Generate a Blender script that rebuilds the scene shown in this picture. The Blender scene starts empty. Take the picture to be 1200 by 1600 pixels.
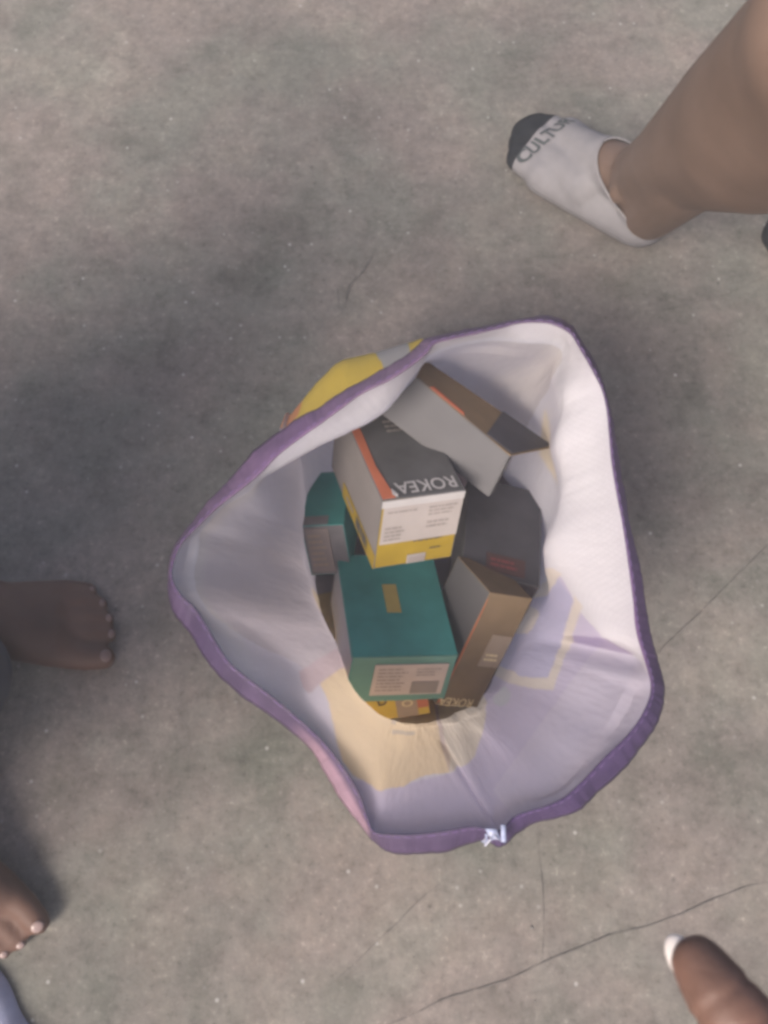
import bpy, bmesh, math, random
import numpy as np
from mathutils import Vector, Matrix, Euler, noise
from mathutils.bvhtree import BVHTree
random.seed(7)
R = math.radians
scn = bpy.context.scene
COL = scn.collection

# ------------------------------------------------------------------ camera
CAM_H, FPX, TILT = 0.95, 1450.0, R(20)
cd = bpy.data.cameras.new('camera'); cam = bpy.data.objects.new('camera', cd); COL.objects.link(cam)
cam.location = (0, 0, CAM_H); cam.rotation_euler = (TILT, 0, 0)
cd.sensor_fit = 'VERTICAL'; cd.sensor_height = 24.0; cd.lens = 24.0 * FPX / 1600.0
cd.clip_start = 0.01; cd.clip_end = 100
cd.dof.use_dof = True; cd.dof.focus_distance = 0.74; cd.dof.aperture_fstop = 11.0
scn.camera = cam
# ------------------------------------------------------------------ sky, sun, exposure
SUN_EL, SUN_AZ = R(44), R(217)          # azimuth clockwise from +y (image up): light comes from the photographer's side
w = bpy.data.worlds.new('World'); scn.world = w; w.use_nodes = True
nt = w.node_tree; bg = nt.nodes['Background']
sky = nt.nodes.new('ShaderNodeTexSky'); sky.sky_type = 'NISHITA'; sky.sun_disc = False
sky.sun_elevation = SUN_EL; sky.sun_rotation = SUN_AZ
sky.air_density = 0.6; sky.dust_density = 4.0; sky.ozone_density = 0.3
nt.links.new(sky.outputs[0], bg.inputs[0]); bg.inputs[1].default_value = 0.11
sd = bpy.data.lights.new('sun', 'SUN'); sun = bpy.data.objects.new('sun', sd); COL.objects.link(sun)
sd.energy = 2.1; sd.angle = R(24); sd.color = (1.0, 0.93, 0.86)
sv = Vector((math.sin(SUN_AZ)*math.cos(SUN_EL), math.cos(SUN_AZ)*math.cos(SUN_EL), math.sin(SUN_EL)))
sun.rotation_euler = sv.to_track_quat('Z', 'Y').to_euler(); sun.location = sv*4
scn.view_settings.view_transform = 'Standard'; scn.view_settings.look = 'None'
scn.view_settings.exposure = 1.14; scn.view_settings.gamma = 1.0
scn.cycles.filter_width = 3.3
scn.cycles.max_bounces = 10; scn.cycles.diffuse_bounces = 6

# ------------------------------------------------------------------ helpers
FW = Vector((0, math.sin(TILT), -math.cos(TILT))); UP = Vector((0, math.cos(TILT), math.sin(TILT)))
def P(px, py, z):
    "point of the place at height z that photo pixel (px, py) shows"
    d = FW + Vector((1, 0, 0))*((px-600)/FPX) + UP*((800-py)/FPX)
    t = (z-CAM_H)/d.z
    return Vector((0, 0, CAM_H)) + d*t

def lin(r, g, b):
    f = lambda c: c/12.92 if c <= .04045 else ((c+.055)/1.055)**2.4
    return (f(r/255), f(g/255), f(b/255), 1)

def mat(name, color, rough=.6, var=.12, scale=40, bump=.0, bscale=300, spec=.3, var2=None, detail=4):
    m = bpy.data.materials.new(name); m.use_nodes = True
    n = m.node_tree.nodes; l = m.node_tree.links; p = n['Principled BSDF']
    p.inputs['Roughness'].default_value = rough; p.inputs['Specular IOR Level'].default_value = spec
    tc = n.new('ShaderNodeTexCoord')
    nz = n.new('ShaderNodeTexNoise'); nz.inputs['Scale'].default_value = scale; nz.inputs['Detail'].default_value = detail
    l.new(tc.outputs['Object'], nz.inputs['Vector'])
    rp = n.new('ShaderNodeValToRGB'); c = Vector(color[:3])
    lo = c*(1-var); hi = c*(1+var)
    if var2: hi = Vector(var2[:3])
    rp.color_ramp.elements[0].position = .3; rp.color_ramp.elements[1].position = .7
    rp.color_ramp.elements[0].color = (*lo, 1); rp.color_ramp.elements[1].color = (*hi, 1)
    l.new(nz.outputs['Fac'], rp.inputs['Fac']); l.new(rp.outputs['Color'], p.inputs['Base Color'])
    if bump:
        nb = n.new('ShaderNodeTexNoise'); nb.inputs['Scale'].default_value = bscale; nb.inputs['Detail'].default_value = 3
        l.new(tc.outputs['Object'], nb.inputs['Vector'])
        bp = n.new('ShaderNodeBump'); bp.inputs['Strength'].default_value = bump; bp.inputs['Distance'].default_value = .001
        l.new(nb.outputs['Fac'], bp.inputs['Height']); l.new(bp.outputs['Normal'], p.inputs['Normal'])
    return m

def tag(o, label=None, cat=None, group=None, kind=None):
    for k, v in (('label', label), ('category', cat), ('group', group), ('kind', kind)):
        if v: o[k] = v
    return o

def link(name, me, mats, parent=None, smooth=True):
    o = bpy.data.objects.new(name, me); COL.objects.link(o)
    for m in (mats if isinstance(mats, (list, tuple)) else [mats]): me.materials.append(m)
    if smooth: me.polygons.foreach_set('use_smooth', [True]*len(me.polygons))
    if parent: o.parent = parent
    return o

def from_bm(name, bm, mats, parent=None, smooth=True):
    me = bpy.data.meshes.new(name); bm.to_mesh(me); bm.free()
    return link(name, me, mats, parent, smooth)

def empty(name, loc=(0, 0, 0), rot=None):
    o = bpy.data.objects.new(name, None); COL.objects.link(o); o.location = loc; o.empty_display_size = .05
    if rot is not None: o.rotation_mode = 'QUATERNION'; o.rotation_quaternion = rot
    return o

# organic solids: overlapping tapered limbs fused into one smooth skin
def limb_bm(segs, ell=()):
    bm = bmesh.new()
    for p0, r0, p1, r1 in segs:
        p0, p1 = Vector(p0), Vector(p1); d = p1-p0; L = d.length
        for c, r in ((p0, r0), (p1, r1)):
            bmesh.ops.create_icosphere(bm, subdivisions=3, radius=r, matrix=Matrix.Translation(c))
        if L > 1e-5:
            q_ = d.to_track_quat('Z', 'Y'); k_ = (r0-r1)/L; k_ = max(-.95, min(.95, k_)); c_ = math.sqrt(1-k_*k_)   # tangent frustum
            a_ = p0+d/L*r0*k_; b_ = p1+d/L*r1*k_
            bmesh.ops.create_cone(bm, cap_ends=True, segments=28, radius1=r0*c_, radius2=r1*c_, depth=(b_-a_).length, matrix=Matrix.Translation((a_+b_)/2) @ q_.to_matrix().to_4x4())
    for c, q, s in ell:
        M = Matrix.LocRotScale(Vector(c), q, Vector(s))
        bmesh.ops.create_icosphere(bm, subdivisions=3, radius=1, matrix=M)
    return bm

def organic(bm, voxel=.0035, smooth=8, fac=.5):
    me = bpy.data.meshes.new('tmp'); bm.to_mesh(me); bm.free()
    o = bpy.data.objects.new('tmp', me); COL.objects.link(o)
    m = o.modifiers.new('r', 'REMESH'); m.mode = 'VOXEL'; m.voxel_size = voxel
    s = o.modifiers.new('s', 'SMOOTH'); s.iterations = smooth; s.factor = fac
    dg = bpy.context.evaluated_depsgraph_get()
    out = bpy.data.meshes.new_from_object(o.evaluated_get(dg))
    bpy.data.objects.remove(o); bpy.data.meshes.remove(me)
    return out

# ------------------------------------------------------------------ concrete floor
def floor_material():
    m = bpy.data.materials.new('concrete'); m.use_nodes = True
    n = m.node_tree.nodes; l = m.node_tree.links; p = n['Principled BSDF']
    tc = n.new('ShaderNodeTexCoord')
    def noise_(scale, detail, rough=.6, off=(0, 0, 0)):
        mp = n.new('ShaderNodeMapping'); mp.inputs['Location'].default_value = off
        l.new(tc.outputs['Object'], mp.inputs['Vector'])
        t = n.new('ShaderNodeTexNoise'); t.inputs['Scale'].default_value = scale; t.inputs['Detail'].default_value = detail
        t.inputs['Roughness'].default_value = rough; l.new(mp.outputs[0], t.inputs['Vector']); return t.outputs['Fac']
    def ramp(f, stops):
        r = n.new('ShaderNodeValToRGB'); e = r.color_ramp.elements
        while len(e) < len(stops): e.new(.5)
        for i, (pos, c) in enumerate(stops): e[i].position = pos; e[i].color = c
        l.new(f, r.inputs['Fac']); return r.outputs['Color']
    def mix(a, b, f, mode='MIX'):
        x = n.new('ShaderNodeMix'); x.data_type = 'RGBA'; x.blend_type = mode
        l.new(a, x.inputs[6]); l.new(b, x.inputs[7])
        if isinstance(f, float): x.inputs[0].default_value = f
        else: l.new(f, x.inputs[0])
        return x.outputs[2]
    g = lambda v: (v, v, v, 1)
    base = ramp(noise_(3.2, 5, .55), [(.30, (.115, .110, .101, 1)), (.5, (.156, .144, .133, 1)), (.70, (.198, .178, .162, 1))])
    tint = ramp(noise_(5.5, 4, .6, (3.1, 1.7, 0)), [(.38, (.94, .985, .925, 1)), (.58, (1.045, .985, .955, 1))])
    c = mix(base, tint, 1.0, 'MULTIPLY')
    st1 = ramp(noise_(9, 5, .62, (7.3, 2.1, 0)), [(.30, (.70, .725, .70, 1)), (.48, g(1.0)), (.60, (1.05, 1.03, 1.01, 1)), (.70, (1.32, 1.31, 1.28, 1))])
    c = mix(c, st1, 1.0, 'MULTIPLY')
    mot = ramp(noise_(38, 7, .72), [(.30, g(.58)), (.5, g(1.0)), (.70, g(1.30))])
    c = mix(c, mot, .65, 'MULTIPLY')
    fine = ramp(noise_(125, 6, .8, (1, 4, 0)), [(.28, g(.45)), (.44, g(.95)), (.58, g(1.06)), (.70, g(1.85))])
    c = mix(c, fine, 1.0, 'MULTIPLY')
    # pale aggregate flecks and small dark pits
    v = n.new('ShaderNodeTexVoronoi'); v.inputs['Scale'].default_value = 62; v.inputs['Randomness'].default_value = 1
    l.new(tc.outputs['Object'], v.inputs['Vector'])
    fl = ramp(v.outputs['Distance'], [(.05, g(1)), (.16, g(0))])
    pick = ramp(v.outputs['Color'], [(.58, g(0)), (.80, g(.62))])
    ff = n.new('ShaderNodeMath'); ff.operation = 'MULTIPLY'; l.new(fl, ff.inputs[0]); l.new(pick, ff.inputs[1])
    pale = n.new('ShaderNodeRGB'); pale.outputs[0].default_value = (.42, .41, .39, 1)
    c = mix(c, pale.outputs[0], ff.outputs[0])
    v2 = n.new('ShaderNodeTexVoronoi'); v2.inputs['Scale'].default_value = 42
    mp = n.new('ShaderNodeMapping'); mp.inputs['Location'].default_value = (5, 2, 0)
    l.new(tc.outputs['Object'], mp.inputs['Vector']); l.new(mp.outputs[0], v2.inputs['Vector'])
    pt = ramp(v2.outputs['Distance'], [(.04, g(1)), (.13, g(0))])
    pk = ramp(v2.outputs['Color'], [(.66, g(0)), (.80, g(.75))])
    f2 = n.new('ShaderNodeMath'); f2.operation = 'MULTIPLY'; l.new(pt, f2.inputs[0]); l.new(pk, f2.inputs[1])
    dark = n.new('ShaderNodeRGB'); dark.outputs[0].default_value = (.07, .065, .06, 1)
    c = mix(c, dark.outputs[0], f2.outputs[0])
    l.new(c, p.inputs['Base Color'])
    p.inputs['Roughness'].default_value = .82; p.inputs['Specular IOR Level'].default_value = .25
    bp = n.new('ShaderNodeBump'); bp.inputs['Strength'].default_value = .35; bp.inputs['Distance'].default_value = .002
    l.new(noise_(120, 6, .7), bp.inputs['Height']); l.new(bp.outputs[0], p.inputs['Normal'])
    return m

bm = bmesh.new()
bmesh.ops.create_grid(bm, x_segments=60, y_segments=60, size=6)
floor = from_bm('floor', bm, floor_material()); tag(floor, kind='structure')
crack_m = mat('crack_dirt', (.102, .094, .086, 1), .95, .35, 90)
def crack(pts, w0, seed):
    "a thin dirt-filled crack: an uneven sunken-edged ribbon lying in the concrete"
    rnd = random.Random(seed); pp = [P(x, y, 0) for x, y in pts]
    path = []
    for a, b in zip(pp[:-1], pp[1:]):
        n = max(2, int((b-a).length/.006))
        path += [a.lerp(b, i/n) for i in range(n)]
    path.append(pp[-1]); N = len(path); bm = bmesh.new(); vs = []
    for i, c in enumerate(path):
        d = (path[min(i+1, N-1)]-path[max(i-1, 0)]); s = Vector((-d.y, d.x, 0)).normalized()
        ww = .72*w0*(.25+.9*rnd.random())*min(1, .25+4*min(i, N-1-i)/N)
        c = c+s*(noise.noise(Vector((i*.16, seed*7.1, 0)))*.0018)
        vs.append((bm.verts.new((*(c+s*ww).xy, .0012)), bm.verts.new((*(c-s*ww).xy, .0012))))
    for a, b in zip(vs[:-1], vs[1:]): bm.faces.new((a[0], a[1], b[1], b[0]))
    from_bm('floor_crack', bm, crack_m, floor)
gm = bpy.data.materials.get('concrete'); grit_m = mat('grit', (.17, .16, .148, 1), .9, .5, 120)
bm = bmesh.new(); rg = random.Random(3)
for _ in range(300):
    r_ = rg.uniform(.0005, .0013)*(1.6 if rg.random() < .08 else 1); x_, y_ = rg.uniform(-.75, .75), rg.uniform(-.35, 1.15)
    M_ = Matrix.Translation((x_, y_, r_*.35)) @ Euler((rg.random()*6, rg.random()*6, rg.random()*6)).to_matrix().to_4x4() @ Matrix.Diagonal((r_, r_*rg.uniform(.6, 1), r_*rg.uniform(.4, .8), 1))
    bmesh.ops.create_icosphere(bm, subdivisions=1, radius=1, matrix=M_)
grit = from_bm('grit', bm, grit_m, floor, smooth=False); grit['kind'] = 'stuff'
crack([(1215, 835), (1150, 900), (1085, 965), (1035, 1010), (1000, 1060)], .0008, 1)
crack([(925, 505), (985, 492), (1060, 480), (1130, 462), (1215, 425)], .0007, 2)
crack([(590, 1610), (690, 1562), (790, 1530), (870, 1495), (950, 1462), (1010, 1448), (1070, 1425), (1160, 1385), (1220, 1372)], .0008, 3)
crack([(838, 1305), (845, 1370), (850, 1430), (846, 1500)], .0006, 4)
crack([(584, 398), (566, 428), (548, 446), (543, 462), (541, 478)], .0020, 5)
crack([(528, 452), (530, 480), (538, 484)], .0014, 6)
crack([(500, 1555), (560, 1500), (640, 1420), (700, 1370)], .0004, 7)

# ------------------------------------------------------------------ woven sack
# each row: hem outer edge, hem inner edge, edge of the folded-in lip (None: the wall drops straight), lip drop
ROWS = [
 ((664,529),(679,537),(667,561),.030), ((692,522),(712,528),(693,548),.030), ((720,515),(747,520),(730,537),.028),
 ((765,507),(782,512),(775,532),.028), ((805,499),(815,504),(827,537),.030), ((855,493),(858,505),(862,538),.030),
 ((893,507),(890,520),(880,548),.034), ((917,539),(907,545),(877,575),.045), ((936,576),(930,586),(879,608),.060),
 ((949,613),(941,610),(876,650),.070), ((957,650),(948,640),(868,688),.078), ((962,685),(952,680),(874,730),.085),
 ((968,720),(956,722),(876,762),.090), ((976,762),(963,765),(873,795),.095), ((984,805),(971,808),(856,838),.105),
 ((993,848),(978,850),(854,860),.110), ((1002,889),(984,892),(864,884),.110), ((1009,930),(990,938),(884,905),.100),
 ((1016,972),(993,972),(910,948),.085), ((1022,1010),(999,1003),(942,995),.060), ((1032,1042),(1010,1038),(985,1026),.035),
 ((1037,1072),(1017,1067),None,.03), ((1035,1105),(1015,1090),None,.03), ((1022,1140),(1002,1120),None,.03),
 ((997,1175),(980,1150),None,.03), ((967,1210),(945,1184),None,.03), ((930,1244),(912,1219),None,.03),
 ((905,1267),(882,1246),None,.03), ((870,1279),(855,1259),None,.03), ((835,1287),(825,1268),None,.03),
 ((808,1303),(803,1277),None,.03), ((790,1318),(788,1292),None,.03), ((776,1323),(776,1297),None,.03),
 ((757,1314),(760,1295),None,.03), ((730,1320),(735,1292),None,.03), ((695,1331),(700,1298),None,.03),
 ((650,1334),(652,1304),None,.03), ((612,1333),(612,1304),None,.03), ((586,1316),(585,1300),None,.03),
 ((570,1299),(575,1281),None,.03), ((534,1252),(560,1238),None,.03), ((507,1207),(532,1193),None,.025),
 ((484,1170),(496,1150),(506,1138),.020), ((425,1122),(432,1094),(470,1094),.026), ((375,1087),(385,1058),(443,1042),.030),
 ((340,1055),(355,1031),(408,1016),.032), ((314,1020),(327,986),(372,992),.034), ((294,988),(305,951),(336,962),.036),
 ((271,955),(281,928),(314,928),.034), ((261,915),(269,903),(307,895),.030), ((263,876),(271,880),(309,862),.026),
 ((275,847),(283,850),(313,835),.020), ((306,806),(316,815),(330,815),.014), ((332,776),(345,788),(352,792),.012),
 ((362,744),(376,764),None,.02), ((398,704),(405,740),(408,748),.014), ((441,671),(436,709),(448,725),.020),
 ((466,653),(474,680),(497,698),.028), ((494,637),(498,663),(530,684),.035), ((527,617),(530,640),(562,668),.042),
 ((570,591),(566,614),(597,645),.045), ((609,568),(605,595),(624,618),.045), ((637,552),(637,575),(646,590),.040),
 ((652,539),(665,553),(662,569),.030),
]
NR = len(ROWS)
BC, BR_ = Vector((.035, .275)), Vector((.130, .165))
def rim_z(a): return .300 + .012*math.sin(a) - .006*math.cos(2*a)
outer, inner, lip, belly, low, base = [], [], [], [], [], []
BULGE = {55: (452,662), 56: (458,650), 57: (474,630), 58: (502,594), 59: (530,566), 60: (565,557), 61: (600,549), 62: (640,538), 63: (662,536)}
ang = np.unwrap([math.atan2(P(*r[1], .30).y-.25, P(*r[1], .30).x-.035) for r in ROWS])
ext_ = np.concatenate([ang[-8:]+2*math.pi, ang, ang[:8]-2*math.pi]); ker = np.exp(-(np.arange(-8, 9)/2.6)**2/2); ker /= ker.sum()
ang = np.convolve(ext_, ker, 'valid')
for k, (o_, i_, l_, dz) in enumerate(ROWS):
    a = float(ang[k]); z = rim_z(a)
    I = P(*i_, z); O = P(*o_, z-.016)
    if 8 <= k <= 19: dz = dz*.5
    if 56 <= k <= 62: dz = dz*.75
    rx = BR_.x*(1 if math.cos(a) > 0 else .84); aw = math.atan2(math.sin(a), math.cos(a)); sq = 1-.14*math.exp(-((aw+.55)/.38)**2)-.085*math.exp(-((aw+2.55)/.42)**2); sb = sq-.06*math.exp(-((aw+1.35)/.6)**2)
    e = Vector((BC.x+rx*sb*math.cos(a), BC.y+BR_.y*sb*math.sin(a)))
    g = Vector((BC.x+rx*1.07*sq*math.cos(a), BC.y+BR_.y*1.07*sq*math.sin(a)))
    B = Vector((*g, .125))
    if k in BULGE: B = P(*BULGE[k], .20)
    if l_ is None:
        t = dz/max(.05, z-B.z); L = I.lerp(B, t)
    else: L = P(*l_, z-dz)
    outer.append(O); inner.append(I); lip.append(L); belly.append(B)
    low.append(Vector((*g.lerp(e, .4), .045))); base.append(Vector((*e, .004)))
def periodic(pts, M):
    "closed Catmull-Rom through the control points"
    A = np.array([list(p) for p in pts]); n = len(A); u = np.arange(M)*n/M; i = u.astype(int); t = (u-i)[:, None]
    p0, p1, p2, p3 = A[(i-1) % n], A[i % n], A[(i+1) % n], A[(i+2) % n]
    return .5*(2*p1+(p2-p0)*t+(2*p0-5*p1+4*p2-p3)*t*t+(3*p1-p0-3*p2+p3)*t**3)
M = 1088
OUT, INN, LIP, BEL, LOW, BAS = [periodic(x, M) for x in (outer, inner, lip, belly, low, base)]
def openspline(levels, counts):
    L = [2*levels[0]-levels[1]]+levels+[2*levels[-1]-levels[-2]]; rows = []
    for s in range(len(levels)-1):
        p0, p1, p2, p3 = L[s:s+4]; n = counts[s]
        # chord-aware tangents keep the short lip from overshooting
        d1 = np.linalg.norm(p2-p1, axis=1, keepdims=True); d0 = np.linalg.norm(p1-p0, axis=1, keepdims=True); d2 = np.linalg.norm(p3-p2, axis=1, keepdims=True)
        m1 = d1*(p2-p0)/(d0+d1+1e-6); m2 = d1*(p3-p1)/(d1+d2+1e-6)
        for i in range(n):
            t = i/n; h = t*t*t; q = t*t
            rows.append((2*h-3*q+1)*p1+(h-2*q+t)*m1+(3*q-2*h)*p2+(h-q)*m2)
    rows.append(levels[-1]); return rows
GR = np.array(openspline([INN, LIP, BEL, LOW, BAS], [30, 82, 35, 14]))      # rows x columns x 3
NV = GR.shape[0]
# soft creases: small ridges running down the cloth plus the crease below the frayed notch
ctr = np.array([BC.x, BC.y])
vv = np.linspace(0, 1, NV)[:, None]; uu = np.arange(M)[None, :]
rad = GR[:, :, :2]-ctr; rad = rad/np.linalg.norm(rad, axis=2, keepdims=True)
disp = np.zeros((NV, M))
def ridge(col0, col1, v0, v1, width, h):
    t = np.clip((vv-v0)/(v1-v0), 0, 1); c = (col0+(col1-col0)*t)*M/NR
    d = (uu-c+M/2) % M-M/2; env = np.clip((vv-v0)/.05, 0, 1)*np.clip((v1-vv)/.08, 0, 1)
    return -h*np.exp(-(d/(width*M/704))**2)*env
disp += ridge(32.1, 33.9, .01, .60, 3.0, .0026)
disp += ridge(23, 22, .10, .75, 14, .0040) + ridge(27, 28, .05, .70, 16, -.0030)
disp += ridge(46, 45, .2, .9, 12, .0030) + ridge(50, 50.5, .1, .8, 10, .0030) + ridge(55, 54, .15, .9, 9, .0025)
disp += ridge(3, 2, .25, .9, 12, .0035) + ridge(7, 6, .2, .9, 8, .0035)
nzv = np.array([[noise.noise(Vector((j*31.7/M, i*3.5/NV, 3.3)))*.0022+noise.noise(Vector((j*112/M, i*6/NV, 8.3)))*.0004+noise.noise(Vector((j*260/M, i*22/NV, 1.3)))*.0003 for j in range(M)] for i in range(NV)])
nzv *= np.clip(vv/.06, 0, 1); nzv[:, -60:] *= np.linspace(1, 0, 60); nzv[:, :60] *= np.linspace(0, 1, 60)
GR[:, :, :2] += rad*(disp+nzv)[:, :, None]
GR[:, :, 2] = np.maximum(GR[:, :, 2], .003)

# printed design of the sack plus wall shade painted into the lining, in (row-of-control, 0..1 down the wall) coordinates; the ink shows faintly through the weave
PRINT_AND_SHADE = [
 ('wallshade', [(43.9, .30), (45.0, .22), (47, .17), (54, .16), (56, .19), (64.1, .19), (64.1, 1.01), (43.9, 1.01)]), ('wallshade', [(-.1, .19), (6.6, .19), (7.4, .30), (7.6, .7), (7.4, 1.01), (-.1, 1.01)]),  # left and far inner walls: their shade put into the lining colour
 ('lilac', [(39.14, 0.0), (38.5, 0.0), (37.69, 0.0), (37.21, 0.0), (36.77, 0.0), (36.39, 0.0), (36.05, 0.0), (35.75, 0.0), (35.43, 0.0), (35.14, 0.0), (34.78, 0.0), (34.4, 0.0), (33.94, 0.0), (33.32, 0.0), (32.48, 0.0), (31.32, 0.0), (30.49, 0.0), (28.7, 0.0), (28.24, 0.0), (27.77, 0.0), (27.26, 0.0), (26.85, 0.0), (26.48, 0.0), (26.13, 0.0), (25.8, 0.0), (25.51, 0.0), (25.23, 0.0), (24.96, 0.0), (24.66, 0.0), (24.34, 0.0), (24.03, 0.0), (23.67, 0.0), (23.26, 0.0), (22.86, 0.0), (22.41, 0.0), (21.87, 0.0), (21.22, 0.0), (20.52, 0.0), (20.04, 0.09), (19.93, 0.171), (19.68, 0.191), (19.4, 0.191), (19.15, 0.198), (18.86, 0.191), (18.61, 0.2), (18.39, 0.214), (18.15, 0.226), (17.87, 0.224), (17.58, 0.216), (17.25, 0.214), (16.86, 0.216), (16.22, 0.192), (16.58, 0.316), (14.22, 0.944), (14.41, 1.01), (14.77, 1.01), (15.32, 1.01), (15.86, 1.01), (16.5, 1.01), (17.14, 1.01), (17.95, 1.01), (18.77, 1.01), (19.77, 1.01), (20.77, 1.01), (21.86, 1.01), (22.77, 1.01), (23.68, 1.01), (24.5, 1.01), (27.05, 0.692), (27.77, 0.65), (28.5, 0.59), (29.32, 0.514), (30.04, 0.462), (30.68, 0.426), (31.95, 0.426), (33.31, 0.377), (34.13, 0.362), (34.76, 0.358), (35.24, 0.345), (35.76, 0.337), (36.21, 0.332), (36.68, 0.317), (37.22, 0.307), (37.86, 0.291), (38.77, 0.268), (39.58, 0.206), (40.07, 0.13), (40.48, 0.0), (40.76, 0.0)]),
 ('pale', [(19.21, 0.217), (19.42, 0.208), (19.69, 0.201), (19.95, 0.175), (20.04, 0.09), (20.52, 0.0), (21.22, 0.0), (21.87, 0.0), (22.41, 0.0), (22.86, 0.0), (23.26, 0.0), (23.67, 0.0), (24.03, 0.0), (24.34, 0.0), (24.66, 0.0), (24.96, 0.0), (25.23, 0.0), (25.51, 0.0), (25.8, 0.0), (26.13, 0.0), (26.48, 0.0), (26.85, 0.0), (27.26, 0.0), (27.77, 0.0), (28.3, 0.0), (28.77, 0.0), (29.33, 0.0), (30.04, 0.0), (30.14, 0.113), (30.31, 0.193), (30.5, 0.239), (29.77, 0.256), (29.05, 0.29), (28.42, 0.32), (27.77, 0.359), (27.05, 0.384), (26.56, 0.391), (26.05, 0.395), (25.6, 0.394), (25.22, 0.393), (24.72, 0.398), (24.23, 0.403), (23.77, 0.402), (23.23, 0.394), (22.77, 0.384), (22.22, 0.371), (21.48, 0.365), (20.8, 0.357), (20.35, 0.355), (19.86, 0.327)]),
 ('pink', [(43.77, 0.259), (44.04, 0.378), (44.59, 0.554), (45.05, 0.701), (45.51, 1.01), (44.68, 1.01), (43.13, 0.639), (42.4, 0.494), (42.6, 0.361), (43.02, 0.38), (43.34, 0.379), (43.11, 0.269), (43.34, 0.24)]),
 ('yellow', [(43.34, 0.379), (43.03, 0.378), (42.61, 0.358), (42.23, 0.311), (41.88, 0.268), (41.6, 0.225), (41.31, 0.166), (40.98, 0.074), (40.43, 0.08), (40.03, 0.141), (39.43, 0.213), (37.85, 0.296), (36.78, 0.309), (36.4, 0.334), (35.94, 0.354), (35.03, 0.371), (34.05, 0.37), (33.87, 0.434), (33.86, 0.49), (33.85, 0.552), (33.59, 0.64), (32.14, 1.01), (32.41, 1.01), (34.59, 1.01), (36.95, 1.01), (38.59, 1.01), (39.86, 1.01), (41.05, 1.01), (42.05, 1.01), (42.86, 1.01), (43.68, 1.01), (44.5, 1.01), (44.04, 0.697), (43.59, 0.513)]),
 ('yellow', [(45.2, 0.93), (47.4, 0.84), (51.5, 0.88), (51.5, 1.01), (45.2, 1.01)]),
 ('cream', [(31.59, 1.01), (29.68, 1.01), (28.14, 1.01), (26.77, 1.01), (25.59, 1.01), (24.5, 1.01), (27.22, 0.682), (28.03, 0.628), (28.99, 0.534), (29.86, 0.472), (30.62, 0.432), (32.41, 0.411), (33.96, 0.374), (33.77, 0.469), (33.61, 0.535), (33.23, 0.633)]),
 ('panel', [(16.7, 0.251), (17.19, 0.246), (17.51, 0.232), (17.79, 0.217), (18.12, 0.283), (18.48, 0.343), (18.87, 0.402), (19.58, 0.48), (20.32, 0.505), (21.05, 0.494), (22.03, 0.482), (22.7, 0.481), (22.95, 0.529), (23.13, 0.582), (23.23, 0.647), (23.04, 0.756), (21.68, 1.01), (20.68, 1.01), (19.68, 1.01), (18.77, 1.01), (17.86, 1.01), (17.14, 1.01), (19.24, 0.714), (18.5, 0.683), (17.85, 0.639), (14.56, 1.01), (14.42, 0.952), (16.87, 0.371)]),
 ('frame', [(17.61, 0.189), (18.01, 0.185), (18.32, 0.25), (18.67, 0.308), (19.13, 0.376), (19.93, 0.457), (20.58, 0.461), (21.31, 0.453), (22.22, 0.444), (22.86, 0.444), (23.41, 0.444), (23.69, 0.523), (23.79, 0.578), (23.87, 0.638), (23.88, 0.711), (22.14, 1.01), (21.77, 1.01), (20.95, 1.01), (23.23, 0.657), (23.14, 0.589), (22.96, 0.532), (22.78, 0.485), (22.13, 0.485), (21.22, 0.494), (20.5, 0.504), (19.77, 0.497), (19.04, 0.426), (18.59, 0.367), (18.24, 0.309), (17.93, 0.248)]),
 ('frame', [(16.16, 0.205), (16.69, 0.18), (17.06, 0.301), (17.06, 0.462), (14.58, 1.01), (14.59, 1.01), (14.11, 0.95)]),
 ('frame', [(15.13, 1.01), (15.04, 1.01), (17.96, 0.629), (18.94, 0.693), (19.24, 0.727), (17.23, 1.01), (15.95, 1.01)]),
 ('blot', [(23.9, 0.8), (24.1, 0.74), (24.41, 0.69), (24.68, 0.649), (25.31, 0.621), (25.88, 0.642), (26.04, 0.698), (25.4, 0.8), (24.6, 0.85)]),
 ('creaseline', [(32.05, 1.01), (31.32, 1.01), (33.23, 0.607), (33.4, 0.532), (33.53, 0.457), (34.04, 0.378), (34.04, 0.434), (33.96, 0.495), (33.95, 0.557), (33.59, 0.646)]),  # orange-brown line down the crease
 ('greytext', [(39.5, 1.01), (38.59, 1.01), (38.5, 1.01), (38.77, 0.681), (39.15, 0.676)]),
 ('greytext', [(38.96, 0.617), (37.77, 0.666), (36.42, 0.685), (36.4, 0.643), (37.68, 0.629), (38.85, 0.577)]),
 ('outorange', [(55.0, .46), (57.5, .46), (58.3, .75), (55.0, .75)]),
 ('outyellow', [(55.7, .3), (60.9, .3), (60.6, .4), (60.9, .75), (57.6, .75), (56.6, .50), (55.7, .46), (56.0, .3)]),
 ('outgrey', [(60.7, .3), (61.9, .3), (62.1, .7), (60.5, .7)]), ('outyellow', [(61.8, .3), (63.7, .3), (63.7, .7), (61.9, .7)]),
 ('outwhite', [(-.1, 0), (20.6, 0), (20.0, .12), (18.2, .215), (9, .23), (-.1, .2)]), ('outwhite', [(43.5, 0), (64.1, 0), (64.1, .24), (46, .2)]),
 ('outyellow', [(8, .4), (14, .35), (13.5, .7), (9, .75)]),
]
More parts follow.
